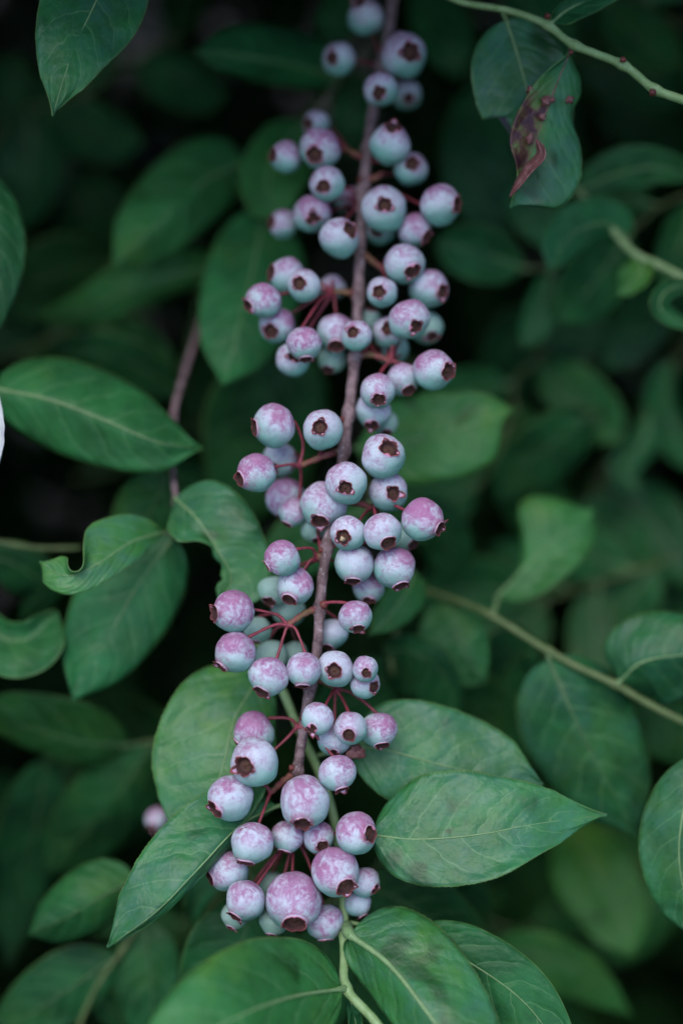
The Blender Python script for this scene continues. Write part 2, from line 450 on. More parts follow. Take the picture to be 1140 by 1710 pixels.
# x, y, r, calyx dx, dy (fractions of r), layer, pink, node index [, 'green' | label]
NODE = {'a': (640, 112), 'b': (606, 262), 'b2': (612, 300), 'c': (603, 335), 'c2': (604, 400), 'd': (590, 490), 'e': (602, 596), 'f': (588, 690),
        'g': (566, 755), 'h': (570, 842), 'i': (548, 918), 'j': (533, 1015), 'k': (528, 1138), 'l': (503, 1212), 'm': (494, 1292), 'n': (500, 1360)}
B = [
 (610,28,29,-.35,-.55,1,.5,'a'), (566,98,27,-.45,.2,1,.35,'a'), (674,92,37,.25,.15,0,.4,'a'), (636,149,27,-.15,.5,0,.45,'a'), (680,158,24,.05,.45,2,.1,'a'),
 (528,207,22,-.6,.15,2,.4,'b'), (478,262,27,-.82,0,1,.45,'b'), (534,248,33,-.25,.5,0,.85,'b'), (651,241,33,.15,-.62,0,.5,'b'), (686,282,27,0,-.1,0,.4,'b2'),
 (546,307,28,-.2,.35,0,.4,'c'), (583,334,23,0,.85,2,.9,'c'), (521,357,31,0,.45,1,.8,'c'), (473,374,24,-.75,0,2,.6,'c'), (566,397,33,.62,-.3,0,.35,'c'),
 (641,349,37,0,.02,0,.35,'c'), (634,380,28,-.2,.35,1,.2,'c'), (735,342,33,.8,.1,0,.65,'c'), (692,383,28,.7,.5,1,.7,'c'),
 (675,440,33,.4,.5,0,.5,'c2'), (715,482,32,.65,.25,1,.5,'c2'), (638,488,25,-.25,.1,0,.35,'c2'),
 (480,461,30,-.88,-.15,1,.5,'d'), (507,477,27,-.25,0,0,.4,'d'), (440,502,29,-.8,.4,0,.75,'d'), (462,543,29,-.3,.45,0,.75,'d'), (555,480,21,0,.9,2,.4,'d'),
 (508,573,29,.1,.95,0,.75,'d'), (489,600,27,.15,-.05,1,.35,'d'), (561,556,31,0,.72,1,.55,'d'), (555,600,24,-.3,.8,2,0,'d','green'),
 (683,533,33,.3,.5,0,.65,'e'), (712,547,27,.3,.6,2,0,'e','green'), (595,560,25,-.25,-.1,0,.65,'e'), (648,554,25,-.05,-.1,0,.45,'e'),
 (616,537,22,.2,-.9,2,0,'e','green'), (654,582,28,-.8,.1,2,.0,'e','green'),
 (724,618,33,.65,.15,0,.7,'e'), (673,633,27,.3,.75,1,.5,'e'), (630,653,29,.05,.55,0,.55,'e'),
 (623,686,28,-.1,.8,1,.3,'f'), (643,706,21,.1,.8,2,0,'f','green'),
 (457,711,35,-.93,.12,0,.55,'g'), (539,717,33,-.15,-.07,0,.2,'g'), (468,767,28,-.5,.5,2,.3,'g'), (428,790,32,-.8,.3,0,.85,'g'),
 (640,762,36,.25,-.35,0,.4,'h'), (578,807,34,-.05,.28,0,.45,'h'), (648,821,32,.25,.1,0,.35,'h'), (540,843,38,-.15,.7,1,.6,'h'),
 (476,831,33,0,.9,2,.8,'g'), (489,855,24,-.4,.85,1,.75,'g'), (705,867,34,.75,.4,0,.9,'h'), (581,891,28,-.3,.2,0,.4,'h'),
 (638,888,31,.3,.6,0,.35,'h'), (673,896,24,.6,.5,2,0,'h','green'), (591,941,32,-.05,.87,1,.3,'i'), (658,947,34,.3,.88,1,.75,'i'),
 (615,981,26,0,.8,2,.8,'i'), (526,882,24,.2,.8,2,0,'i','green'),
 (471,932,30,-.85,.48,0,.9,'i'), (493,979,30,-.3,.65,0,.7,'i'), (457,987,26,-.3,.7,2,0,'i','green'), (482,1020,28,-.2,.9,2,.1,'i','green'),
 (593,1030,28,.2,.7,0,.7,'j'), (555,1058,25,-.3,.85,2,.15,'j'), (390,1021,34,-.87,.05,0,.85,'j'), (430,1052,23,-.2,.9,2,.1,'j','green'),
 (393,1089,34,-.65,.68,0,.8,'j'), (448,1130,33,-.35,.75,0,.7,'j'), (453,1096,27,.3,.7,2,.0,'j','green'), (493,1092,20,0,.9,2,0,'j','green'),
 (507,1118,28,-.05,.9,0,.55,'j'), (560,1117,30,-.05,0,0,.15,'k'), (610,1117,21,.05,.2,0,.5,'k'), (609,1142,25,.6,.15,1,.3,'k'),
 (530,1201,27,-.35,.5,0,.3,'k'), (585,1216,27,-.1,.25,0,.35,'k'), (632,1219,31,.15,.85,1,.75,'k'), (558,1236,27,0,.75,1,.45,'k'),
 (563,1291,30,.25,.83,0,.65,'l'), (424,1222,34,-.75,.6,1,.95,'l'), (425,1273,39,-.42,.03,0,.25,'l'), (385,1333,37,-.65,.4,0,.5,'m'),
 (509,1339,42,-.08,.65,0,.5,'m'), (421,1408,34,-.3,.85,0,.45,'m'), (480,1397,26,-.2,.9,1,.6,'n'), (532,1399,26,.25,.35,1,.65,'n'),
 (594,1392,34,.68,-.15,0,.7,'n'), (560,1456,40,.4,.4,0,.75,'n'), (380,1454,33,-.85,.3,1,.5,'n'), (411,1504,33,-.55,.7,0,.5,'n'),
 (392,1530,23,-.3,.85,1,.1,'n','green'), (490,1504,45,.07,.58,0,.7,'n'), (541,1540,32,.1,.95,1,.6,'n'), (609,1474,25,.7,.3,1,.3,'n'),
 (597,1509,22,.4,.85,1,.15,'n'), (457,1538,24,-.2,.9,1,.1,'n','green'), (455,1480,24,0,.8,2,.1,'n','green'),
]
placed = []
OFF = [-8.5, -2.5, 7.5]
order = sorted(range(len(B)), key=lambda i: (B[i][5], i))
centres = {}
sp3 = [(p, r) for p, r in zip(pts, rad)][::3]
for i in order:
    x, y, r, cx, cy, lay = B[i][:6]
    sd = stem_at(y)[1]
    if y > 1300: sd = 5 + (y - 1300) * 0.004
    d = sd + OFF[lay] + rnd.uniform(-1.0, 1.0)
    for _ in range(60):
        c = P(x, y, d); rw = r * PX * (D0 + d * .001) / D0
        bad = any((c - pc).length < (rw + pr) * 0.965 for pc, pr in placed)
        hit = any((c - q).length < rw + rs for q, rs in sp3)
        if hit and lay < 2 and not bad: d -= 0.6; continue
        if not (bad or hit): break
        d += 0.5
    placed.append((c, rw)); centres[i] = (c, rw, d)

def berry(parent, i, c, rw, cx, cy, pink, green, node=None, label=None, col=M_red, nside=(0, 0)):
    body, cm, ob = VARIANTS[(i * 5 + 2) % len(VARIANTS)] if i >= 0 else VARIANTS[0]
    rr = random.Random(i * 13 + 5)
    m = min(math.hypot(cx, cy), 0.97); k = math.hypot(cx, cy); s = m / k if k > 1e-6 else 0
    dirw = (R * (cx * s) - U * (cy * s) - F * math.sqrt(1 - m * m)).normalized()
    q = dirw.to_track_quat('Z', 'Y').to_matrix() @ Matrix.Rotation(rr.uniform(0, 6.28), 3, 'Z')
    o = link('blueberry', body, None, parent, label)
    o.location = c - root_loc(parent); o.rotation_euler = q.to_euler(); sc_ = (rw * rr.uniform(1.0, 1.07), rw * rr.uniform(1.0, 1.07), rw * rr.uniform(.98, 1.07)); o.scale = sc_
    o['pink'] = float(pink); o['green'] = float(green); o['grain'] = rr.uniform(0.65, 1.35)
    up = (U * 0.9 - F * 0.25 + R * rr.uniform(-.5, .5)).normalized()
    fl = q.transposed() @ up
    o['flush'] = [float(a) for a in fl]  # upward direction for the blush and the painted shading
    ca = link('calyx', cm, None, o)
    if node is not None:
        # curved stalk from the spur to the dimple opposite the calyx
        back = c - dirw * rw * ob * 0.93
        ctrl = [tuple(node), tuple(node.lerp(back, 0.45) + (-dirw) * rw * 0.35 + U * rw * rr.uniform(0, .25)), tuple(back - dirw * rw * 0.18), tuple(back + dirw * rw * 0.05)]
        pp = [Vector(t) for t in spline_pts(ctrl, 18)]
        ra = [(rr.uniform(2.7,3.4) + 1.2 * (a / 17.0) ** 4 + 1.6 * max(0, 1 - a / 2.5) - .6 * math.sin(a / 17 * math.pi)) * PX for a in range(18)]
        vv, ff = tube_data(pp, ra, 9, rough=0.3)
        st = link('stalk', mesh('stalk', vv, ff), col)
        st.parent = o
        st.matrix_parent_inverse = (Matrix.Translation(c) @ q.to_4x4() @ Matrix.Diagonal(sc_ + (1,))).inverted()
    return o

# spurs: thick knobbly stubs from the stem that carry the stalks
SPUR = {
 'a': [(640,112,0),(648,118,-2)], 'b': [(606,262,0),(590,256,-1),(578,248,0)], 'b2': [(610,300,0),(628,296,-1),(636,290,0)],
 'c': [(603,335,0),(612,330,2),(640,318,3)], 'c2': [(603,420,0),(622,436,1),(640,450,2)],
 'd': [(596,492,0),(578,488,-1),(556,486,-1)], 'e': [(596,594,0),(618,592,-1),(652,603,0)], 'f': [(586,690,0),(600,690,3)],
 'g': [(570,752,0),(545,760,-1),(500,778,-1)], 'h': [(560,838,2),(590,840,2),(625,848,2)], 'i': [(546,916,0),(535,925,0),(528,934,0)],
 'j': [(533,1015,0),(510,1024,-2),(480,1044,-3)], 'k': [(524,1132,1),(545,1140,3),(560,1150,3)], 'l': [(505,1210,0),(497,1213,-1)],
 'm': [(494,1290,0),(474,1304,-2),(452,1324,-1)], 'n': [(490,1300,2),(495,1345,4),(492,1400,5)] }
SP_PTS = {}
for k, cps in SPUR.items():
    ww = [P(x, y, (stem_at(y)[1] if y < 1300 else 5) + dd) for x, y, dd in cps]
    if len(ww) == 2: ww.insert(1, ww[0].lerp(ww[1], .5))
    pp = [Vector(t) for t in spline_pts([tuple(a) for a in ww], 16)]
    ra = [(6.4 - 1.6 * a / 15 + 0.9 * math.sin(a * 1.9)) * PX for a in range(16)]; ra[-1] *= .7
    vv, ff = tube_data(pp, ra, 12, rough=0.2, seed=3)
    place(link('fruit_spur', mesh('fruit_spur', vv, ff), M_spur), branch)
    SP_PTS[k] = pp
for i in range(len(B)):
    b = B[i]; c, rw, d = centres[i]
    g = 1.0 if len(b) > 8 else 0.0
    # stalk root: the spur point nearest the berry's back
    pp = SP_PTS[b[7]]
    cand = pp[4:]
    k = math.hypot(b[3], b[4])
    node = min(cand, key=lambda q: (q - c).length + (q - pp[-1]).length * .3)
    lab = 'greenish berry without blush' if g else ('berry with deep pink-purple flush' if b[6] >= .85 else None)
    if i == 53: lab = 'berry with a crumb of tan debris in its calyx'
    berry(branch, i, c, rw, b[3], b[4], b[6], g, node, lab)

def blob(name, c, r, mat, parent, seed=0, stretch=None, label=None, amp=.3):
    V, Fc = [], []
    n, m = 8, 12
    for a in range(n + 1):
        for b_ in range(m):
            al = math.pi * a / n; ph = 2 * math.pi * b_ / m
            d = Vector((math.sin(al) * math.cos(ph), math.sin(al) * math.sin(ph), math.cos(al)))
            p = d * r * (1 + amp * mnoise.noise(d * 1.8 + Vector((seed, 0, 0))))
            if stretch is not None: p += stretch * p.dot(stretch.normalized()) / r
            V.append(c + p)
    for a in range(n):
        for b_ in range(m):
            q = (b_ + 1) % m
            Fc.append((a * m + b_, (a + 1) * m + b_, (a + 1) * m + q, a * m + q))
    place(link(name, mesh(name, V, Fc), mat, None, label), parent)

blob('withered_berry', P(594, 1257, 2), 11 * PX, M_brown, branch, 4, R * 0.0006, 'small shrivelled brown berry', .8)
blob('petal_crumb', P(572, 900, centres[53][2] - 5.0), 4 * PX, simple_stem('tan_debris', (.5, .38, .22), (.4, .3, .18), (.6, .5, .35), 900), branch, 9, None, 'tan crumb lodged in a calyx', .8)
for x, y, r in [(601,300,6),(588,488,6),(606,590,5),(572,700,5),(556,757,6),(536,918,5),(540,1010,8),(505,1200,5),(487,1283,6)]:
    blob('bud', P(x, y, stem_at(y)[1] - 1.2), r * PX, M_bud, branch, x, None, None, .5)

# ------------------------------------------------------------------ leaves
def leaf(owner, pts, wl, wr, d, dl=-2, dr=-2, ab=(.6, .85), tone=.5, yellow=.1, spots=.0, pl=None, pr=None,
         pet=None, hi=False, blight=0, stain=0, wave=1.0, tilt=None, label=None, ribr=2.6, rib=None, mat=None, lift=0):
    """Blade with thickness, midrib and petiole. pts in photo pixels from base to tip, widths in px to the left and
    right of travel, d = depth in mm (number or one per point), dl/dr = depth of the two margins against the midrib."""
    ds = d if isinstance(d, (list, tuple)) else [d] * len(pts)
    ctrl = [(x, y, deep(q)) for (x, y), q in zip(pts, ds)]
    if tilt is None: tilt = ((0.55 if tone < .4 else 0.1) if ds[0] > 24 else 0.0) if tone < .7 else -0.25
    yb = ctrl[0][1]
    ctrl = [(x, y, q + max(-20, min(20, tilt * (y - yb) * .16))) for x, y, q in ctrl]
    if pet: pet = (pet[0], pet[1], deep(pet[2]))
    nt_, ns_ = (150, 22) if hi else (48, 14)
    seed = rnd.uniform(0, 99)
    a, b = ab; tm = a / (a + b); mx = tm ** a * (1 - tm) ** b
    def prof(t, ov):
        if ov: return max(cr([(q,) for q in ov], t)[0], 0) * (min(1, t * 9) ** .5) * (min(1, (1 - t) * 9) ** .8)
        return (max(t, 0) ** a * max(1 - t, 0) ** b) / mx * min(1, (1 - t) / .16) ** .42
    V, UV, Fc, mid = [], [], [], []
    for i in range(nt_ + 1):
        t = i / nt_; te = t
        x, y, q = cr(ctrl, te)
        x2, y2, _ = cr(ctrl, min(te + .02, 1)); x1, y1, _ = cr(ctrl, max(te - .02, 0))
        tx, ty = x2 - x1, y2 - y1; L = math.hypot(tx, ty) or 1; tx /= L; ty /= L
        nx, ny = ty, -tx
        mid.append((x, y, q))
        for j in range(ns_ + 1):
            s = 2 * j / ns_ - 1           # -1 = right margin, +1 = left margin
            W, ov, dd = (wl, pl, dl) if s > 0 else (wr, pr, dr)
            wd = W * prof(t, ov)
            sgn = abs(s)
            if hi and sgn == 1: wd *= 1 + 0.016 * (abs((t * 46) % 1 - .5) * 2 - .5) + 0.012 * mnoise.noise(Vector((t * 25, s, seed)))
            elif sgn > .5: wd *= 1 + 0.02 * mnoise.noise(Vector((t * 7, s * 2, seed))) 
            off = s * wd * (1 + .0)
            rel = prof(t, None)
            dep = q + dd * (sgn ** 1.25) * rel
            dep += wave * (2.4 * mnoise.noise(Vector((t * 3.2, s * 1.4, seed))) + 0.5 * mnoise.noise(Vector((t * 8, s * 3, seed + 5)))) * (.25 + .75 * sgn)
            # quilted relief between side veins
            qv = ((t - .2 * sgn ** 1.5 - .07 * sgn) * 6.5 + (.25 if s > 0 else -.25)) % 1
            dep -= 0.34 * (math.sin(qv * math.pi) ** 2 - .5) * min(1, sgn * 3) * (1 - .6 * sgn)
            dep += max(-14, min(14, tilt * ny * off * .16))
            V.append(P(x + nx * off, y + ny * off, dep)); UV.append((s, t))
    for i in range(nt_):
        for j in range(ns_):
            k = i * (ns_ + 1) + j
            Fc.append((k, k + 1, k + ns_ + 2, k + ns_ + 1))
    me = mesh('leaf', V, Fc, uvs=UV)
    o = link('leaf', me, mat or M_leaf, None, label)
    o['tone'] = float(tone); o['yellow'] = float(yellow); o['spots'] = float(spots); o['blight'] = float(blight); o['stain'] = float(stain); o['wax_sheen'] = float(tone) * (1.0 if hi else .2)
    place(o, owner)
    so_ = o.modifiers.new('thick', 'SOLIDIFY'); so_.thickness = 0.00028; so_.offset = 1.0
    # midrib and petiole as one tapered rib
    rp, rr_ = [], []
    if pet:
        bx = ctrl[0]
        for a_ in range(10):
            u = a_ / 10
            rp.append(cr([tuple(pet), ((pet[0] * .5 + bx[0] * .5) , (pet[1] * .5 + bx[1] * .5), (pet[2] * .5 + bx[2] * .5)), bx], u)); rr_.append(ribr * 1.45)
    n_ = len(mid)
    for i in range(0, int(n_ * .97), 3 if hi else 2):
        t = i / n_
        x, y, q = mid[i]; rp.append((x, y, q - 0.05)); rr_.append(ribr * (1.25 - 1.05 * t) * (.62 if pet is None or t > .04 else .62 + .38 * (1 - t / .04)))
    wp = [P(*c_) for c_ in rp]
    vv, ff = tube_data(wp, [r * PX * (D0 + q[2] * .001) / D0 for r, q in zip(rr_, rp)], 8)
    ro = link('midrib', mesh('midrib', vv, ff), rib or (M_rib if tone >= .55 else M_ribdark))
    ro.parent = o; ro.matrix_parent_inverse = Matrix.Translation(-root_loc(owner))
    ro.matrix_parent_inverse = Matrix.Identity(4)
    return o

def twig(name, label, ctrl, r0, r1, mat, nodes=(), group='leafy blueberry twigs', cat='twig', n=60, part='twig_stem', rough=.08):
    ctrl = [(x, y, deep(d)) for x, y, d in ctrl]
    t = thing(name, label, cat, P(*ctrl[0]), group)
    sp_ = spline_pts(ctrl, n); pp = [P(*q) for q in sp_]
    ra = []
    for i, q in enumerate(sp_):
        r = (r0 + (r1 - r0) * i / (n - 1)) * (.92 if mat is M_green else .74)
        for nx, ny in nodes: r += 2.6 * math.exp(-(((q[0] - nx) ** 2 + (q[1] - ny) ** 2) / 90.0))
        ra.append(r * PX * (D0 + q[2] * .001) / D0)
    vv, ff = tube_data(pp, ra, 14, rough=rough)
    place(link(part, mesh(part, vv, ff), mat), t)
    return t

# green shoot rising through the berries and forking at the bottom, with the sharp leaves
shoot = twig('leafy_shoot', 'pale green shoot behind the lower berries, forking at the bottom edge, with broad sharp leaves',
             [(405,1020,40),(440,1090,26),(470,1150,18),(496,1212,14),(528,1280,15),(552,1345,13),(566,1420,11),(573,1500,8),(575,1590,2),(578,1650,-6),(625,1705,-12),(690,1790,-18)],
             8, 8.5, M_green, [(578,1560),(578,1650)], n=120)
leaf(shoot, [(622,1395),(700,1402),(800,1394),(890,1377),(1013,1361)], 112, 82, [1,-2,-4,-3,3], 1, -2, (.55,.9), 1.0, .45, .6, hi=True, pet=(570,1420,10), ribr=2.6, label='large sharp blue-green leaf with dark bruises and a yellow patch')
leaf(shoot, [(588,1246),(650,1254),(730,1276),(820,1296),(906,1310)], 97, 84, [11,11,11,12,14], 2, 1, (.5,.62), .95, .3, .15, hi=True, pet=(530,1262,15), ribr=2.6, label='blue-green leaf half hidden behind the bruised one')
leaf(shoot, [(462,1347),(400,1380),(332,1450),(262,1522),(179,1583)], 15, 92, [8,3,-2,-3,0], 3, 4, (.62,.66), .9, .3, .15, hi=True, pet=(545,1325,13), ribr=2.8, label='sharp narrow leaf pointing down to the left under the berries')
leaf(shoot, [(438,1122),(392,1200),(372,1280),(345,1350),(300,1420)], 82, 122, [22,16,14,14,16], -2, 3, (.5,.6), .8, .8, .0, hi=True, pet=(440,1090,26), label='leaf with a yellow-brown stain beside the lower berries')
leaf(shoot, [(583,1561),(650,1612),(712,1690),(775,1780),(830,1860)], 108, 60, [-2,-8,-14,-16,-16], 5, 8, (.38,.6), .95, .6, .2, hi=True, pet=(577,1545,6), ribr=7.5, label='wavy leaf with a thick pale midrib at the bottom edge')
leaf(shoot, [(572,1652),(490,1665),(405,1695),(320,1745),(240,1830)], 110, 112, [-8,-22,-36,-42,-44], -3, 3, (.5,.7), .85, .5, .0, pet=(578,1650,-6), ribr=4.5, label='large blurred leaf closest to the viewer at the bottom')
leaf(shoot, [(690,1560),(790,1612),(880,1680),(960,1790)], 62, 70, [4,3,3,4], -1, 4, (.45,.6), .7, .2, .0, pet=(577,1540,6), label='blue-green leaf tucked behind the wavy leaf')
leaf(shoot, [(580,1655),(592,1700),(600,1760)], 12, 12, [-2,0,2], -1, -1, tone=.6, pet=(578,1645,-5))

tl = twig('leafy_twig', 'twig end in the top left corner with one sharp hanging leaf', [(330,-190,22),(250,-150,14),(196,-100,4)], 7, 5, M_green)
leaf(tl, [(192,-92),(163,-5),(122,85),(88,193)], 84, 92, [4,1,0,0], 3, 2, (.5,.95), .85, .25, .0, hi=True, pet=(200,-105,5), ribr=3.4)

lt = twig('leafy_twig', 'grey-pink twig left of centre carrying a curled leaf and a leaf eaten at its edge',
          [(352,480,70),(332,550,56),(312,610,46),(292,680,38),(287,740,34),(290,800,30),(294,850,28),(282,893,27)], 8.5, 6, M_bark, [(290,700),(292,840)])
leaf(lt, [(292,832),(330,868),(362,918),(386,965),(366,1016)], 84, 50, [24,20,19,20,22], -2, -1, (.45,.6), .8, .3, .25, pr=[.1,.85,1.0,.98,.90,.35,.12,.22,.16,.34,.30,.42,.34,.2], hi=True, pet=(293,845,28), label='leaf chewed ragged along its lower left edge')
leaf(lt, [(280,887),(220,905),(165,940),(112,962),(66,938)], 32, 58, [25,17,13,13,15], 3, -4, (.5,.6), 1.0, .9, .0, pl=[.1,.5,.9,1,1,1,1,.95,.8,.3], pr=[.05,.45,.75,.95,1.05,.85,.15,.1,.5,.45,.1], hi=True, pet=(288,884,27), ribr=2.2, wave=.4, tilt=-0.6, label='small bright curled leaf with a round bite out of it')
leaf(lt, [(290,898),(236,968),(182,1062),(122,1171)], 80, 88, [30,29,30,32], 5, 4, (.5,.62), .85, .1, .0, pet=(284,889,27), label='broad plain green leaf hanging below the curled one')
leaf(lt, [(283,788),(258,842),(230,900),(190,960)], 40, 62, [34,36,38,40], -1, 2, (.5,.7), .45, .2, .0, pet=(289,775,31))

fl_ = twig('leafy_twig', 'twig at the left edge with a wide two-toned leaf and a short green side stem',
           [(-150,480,30),(-90,580,28),(-60,650,27),(-70,780,30),(-60,890,34),(0,905,36),(60,915,37),(135,915,40)], 8, 5, M_olive)
leaf(fl_, [(-12,648),(85,668),(180,704),(262,738),(338,748)], 78, 80, [26,24,23,25,30], 9, 8, (.5,.8), .72, .25, .0, pet=(-60,650,27), ribr=3.5, label='wide blue-green leaf with a pointed tip to the right')
leaf(fl_, [(-40,280),(-10,370),(-5,470),(-30,600)], 48, 40, [22,20,20,22], 4, -2, (.6,.9), tone=.5, pet=(-100,560,28))
leaf(fl_, [(-55,1000),(0,1062),(50,1065),(95,1020)], 30, 62, [34,32,31,32], -2, -5, (.5,.5), .7, .15, .0, pet=(-62,880,34))
leaf(fl_, [(-30,925),(30,945),(70,985),(30,1050)], 40, 45, [40,40,42,44], 2, 2, tone=.35, pet=(-40,895,35))
leaf(fl_, [(-14,640),(-6,690),(-6,745),(-14,800)], 12, 14, [6,4,4,6], 0, 0, (.4,.4), 1.0, .0, .0, pet=(-60,650,27), mat=simple_stem('bleached', (.42,.44,.44),(.36,.38,.40),(.5,.5,.5),200), label='bleached whitish leaf edge')

ul = twig('leafy_twig', 'shaded twig behind the upper berries with several broad out-of-focus leaves',
          [(660,30,84),(590,110,76),(520,185,70),(470,250,68),(448,330,62),(455,430,66),(480,520,66),(500,590,66)], 7, 6, M_olive, n=80)
leaf(ul, [(414,272),(345,300),(262,375),(188,443)], 62, 76, [60,56,52,50], 10, 6, (.5,.6), .85, .4, .0, pet=(452,290,66))
leaf(ul, [(566,130),(492,108),(405,92),(326,86)], 40, 60, [60,52,46,44], 10, 8, (.5,.6), 1.0, .1, .0, pet=(545,160,72))
leaf(ul, [(508,206),(462,255),(447,312),(474,366)], 74, 48, [64,58,55,55], 2, -2, (.45,.45), 1.0, .6, .0, pet=(490,225,69))
leaf(ul, [(442,348),(424,440),(400,540),(373,643)], 90, 78, [58,50,46,44], 6, 5, (.5,.6), .85, .2, .0, pet=(448,330,62))
leaf(ul, [(495,575),(450,670),(425,760),(410,880)], 110, 98, [62,58,56,56], 2, -1, (.5,.6), .25, .1, .0, pet=(498,585,66))
leaf(ul, [(590,-40),(570,20),(545,60),(520,70)], 35, 35, [74,70,68,70], tone=.35, pet=(640,50,80))
leaf(ul, [(600,120),(590,170),(585,215),(590,260)], 38, 34, [72,68,66,66], 1, 1, (.5,.5), .35, pet=(585,115,76))

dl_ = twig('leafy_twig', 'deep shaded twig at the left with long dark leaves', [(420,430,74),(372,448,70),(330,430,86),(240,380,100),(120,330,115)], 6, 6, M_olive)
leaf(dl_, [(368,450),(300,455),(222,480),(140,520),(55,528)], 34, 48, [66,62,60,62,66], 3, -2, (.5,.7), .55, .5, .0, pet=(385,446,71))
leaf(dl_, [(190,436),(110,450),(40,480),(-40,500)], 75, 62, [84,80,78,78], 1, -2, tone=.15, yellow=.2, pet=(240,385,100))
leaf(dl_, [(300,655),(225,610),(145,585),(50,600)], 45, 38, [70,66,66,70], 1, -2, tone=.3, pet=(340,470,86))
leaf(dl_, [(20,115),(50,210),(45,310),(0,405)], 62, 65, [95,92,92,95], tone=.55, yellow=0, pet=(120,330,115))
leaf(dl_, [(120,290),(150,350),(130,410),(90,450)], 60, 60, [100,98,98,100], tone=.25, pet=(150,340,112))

ll = twig('leafy_twig', 'low twig at the left with dull dark leaves meeting at one green joint', [(420,1190,62),(335,1225,56),(262,1238,50),(205,1246,48)], 6, 5, M_olive)
leaf(ll, [(215,1245),(140,1240),(50,1215),(-50,1180)], 38, 66, [48,46,46,48], 3, -2, (.5,.6), .3, .3, .0, pet=(262,1238,50), rib=M_ribdark)
leaf(ll, [(252,1248),(208,1312),(140,1392),(74,1462)], 64, 70, [48,46,46,48], 7, 8, (.5,.65), .28, .1, .0, pet=(268,1237,50))
leaf(ll, [(78,1268),(62,1370),(32,1480),(10,1620)], 55, 62, [58,58,60,62], tone=.3, yellow=0, pet=(205,1246,48))
leaf(ll, [(330,1180),(280,1230),(220,1200),(180,1150)], 30, 40, [64,66,68,68], tone=.1, pet=(335,1225,56))

bl = twig('leafy_twig', 'forked twig in the bottom left corner with three dim leaves', [(262,1470,46),(238,1530,42),(205,1585,40),(160,1650,40),(125,1730,42)], 5, 5.5, M_olive, [(205,1585)])
leaf(bl, [(228,1470),(170,1497),(112,1532),(47,1562)], 48, 62, [30,27,26,27], 7, 6, (.42,.6), .45, .15, .0, pet=(258,1480,46))
leaf(bl, [(236,1525),(246,1590),(254,1660),(258,1760)], 50, 68, [42,40,40,42], 2, 2, (.5,.6), .42, .05, .0, pet=(240,1520,43))
leaf(bl, [(196,1598),(125,1645),(50,1695),(-30,1750)], 52, 66, [40,38,38,40], 2, 1, tone=.4, yellow=.05, pet=(206,1585,40))
leaf(bl, [(150,1655),(190,1690),(220,1740)], 26, 26, [44,46,48], tone=.3, pet=(160,1650,40))

bm = twig('leafy_twig', 'shaded twig behind the lowest berries with dark leaves fanning out', [(360,1330,44),(395,1420,38),(440,1490,34),(520,1520,36),(600,1470,40),(640,1440,44)], 5, 5, M_olive)
leaf(bm, [(432,1500),(408,1560),(372,1622),(330,1700)], 60, 78, [28,24,24,26], 1, 0, (.5,.5), .42, .1, .0, pet=(436,1484,34))
leaf(bm, [(438,1500),(452,1565),(478,1625),(510,1700)], 42, 50, [32,30,30,32], 1, 1, (.5,.5), .38, .1, .0, pet=(442,1490,34))
leaf(bm, [(372,1400),(355,1460),(330,1500),(318,1555)], 24, 28, [40,38,38,40], tone=.5, yellow=0, pet=(385,1400,39))
leaf(bm, [(606,1476),(680,1510),(745,1558),(812,1605)], 66, 60, [36,30,28,30], 1, 0, (.5,.5), .3, .05, .0, pet=(598,1472,40))
leaf(bm, [(632,1440),(700,1470),(760,1500),(800,1570)], 60, 50, [40,38,38,40], 1, 1, (.5,.5), .25, .0, pet=(630,1446,43))
leaf(bm, [(548,1540),(538,1610),(515,1690),(480,1790)], 62, 66, [34,32,32,34], 1, 1, (.5,.5), .3, .1, .0, pet=(540,1514,37))
leaf(bm, [(590,1560),(640,1640),(700,1700),(760,1780)], 60, 70, [36,34,34,36], 1, 1, (.5,.5), .22, .1, .0, pet=(560,1500,38))

tr_ = twig('leafy_twig', 'pale green twig crossing the top right corner with small red buds and a blighted leaf',
           [(700,-30,18),(770,2,15),(850,17,12),(912,40,9),(958,74,7),(1040,108,5),(1092,148,4),(1150,170,3),(1220,200,2)], 5.5, 8.5, M_green, [(915,44),(958,76),(1040,106),(1093,150)], n=100)
leaf(tr_, [(845,32),(862,85),(880,150),(890,200),(868,248)], 76, 88, [15,15,15,15,16], -1, -1, (.45,.5), .95, .1, .35, hi=True, stain=1.0, tilt=0.0, pet=(838,16,12), ribr=3.2, label='rounded leaf with a purple stain at its lower edge')
leaf(tr_, [(951,86),(925,150),(893,235),(868,300),(852,346)], 86, 44, [8,6,6,6,7], 3, -3, (.5,.5), 1.0, .35, .5, pl=[.1,.36,.52,.50,.86,1.05,1.1,1.02,.8,.1], pr=[.05,.35,.7,.9,1,.85,.3,.05,.03,.02], hi=True, blight=1.0, tilt=0.0, pet=(956,76,7), ribr=2.0, rib=M_brown, label='blighted leaf with brown-purple blotches and a notched edge')
leaf(tr_, [(896,232),(903,258),(880,284),(850,328)], 7, 9, [1,-1,-1,0], -4, 5, (.5,.5), .6, tilt=0.0, pet=None, mat=M_brown, hi=False, rib=M_brown, label='withered pinkish rolled leaf tip')
leaf(tr_, [(922,36),(950,14),(1010,-12),(1080,-40)], 18, 24, [8,8,8,10], -1, -2, tone=.7, pet=(914,42,9), ribr=3.4)
for x, y, r in [(1040,99,5),(1089,154,6),(914,26,5),(953,86,4)]:
    blob('bud', P(x, y, 2.5), r * PX, M_bud, tr_, x, None, None, .5)
for x, y, r in [(886,150,9),(912,168,9),(922,166,6),(951,166,8),(884,232,9),(905,195,7)]:
    blob('blight_spot', P(x, y, 4.3), r * PX * .8, M_brown, tr_, x, None, None, .9)

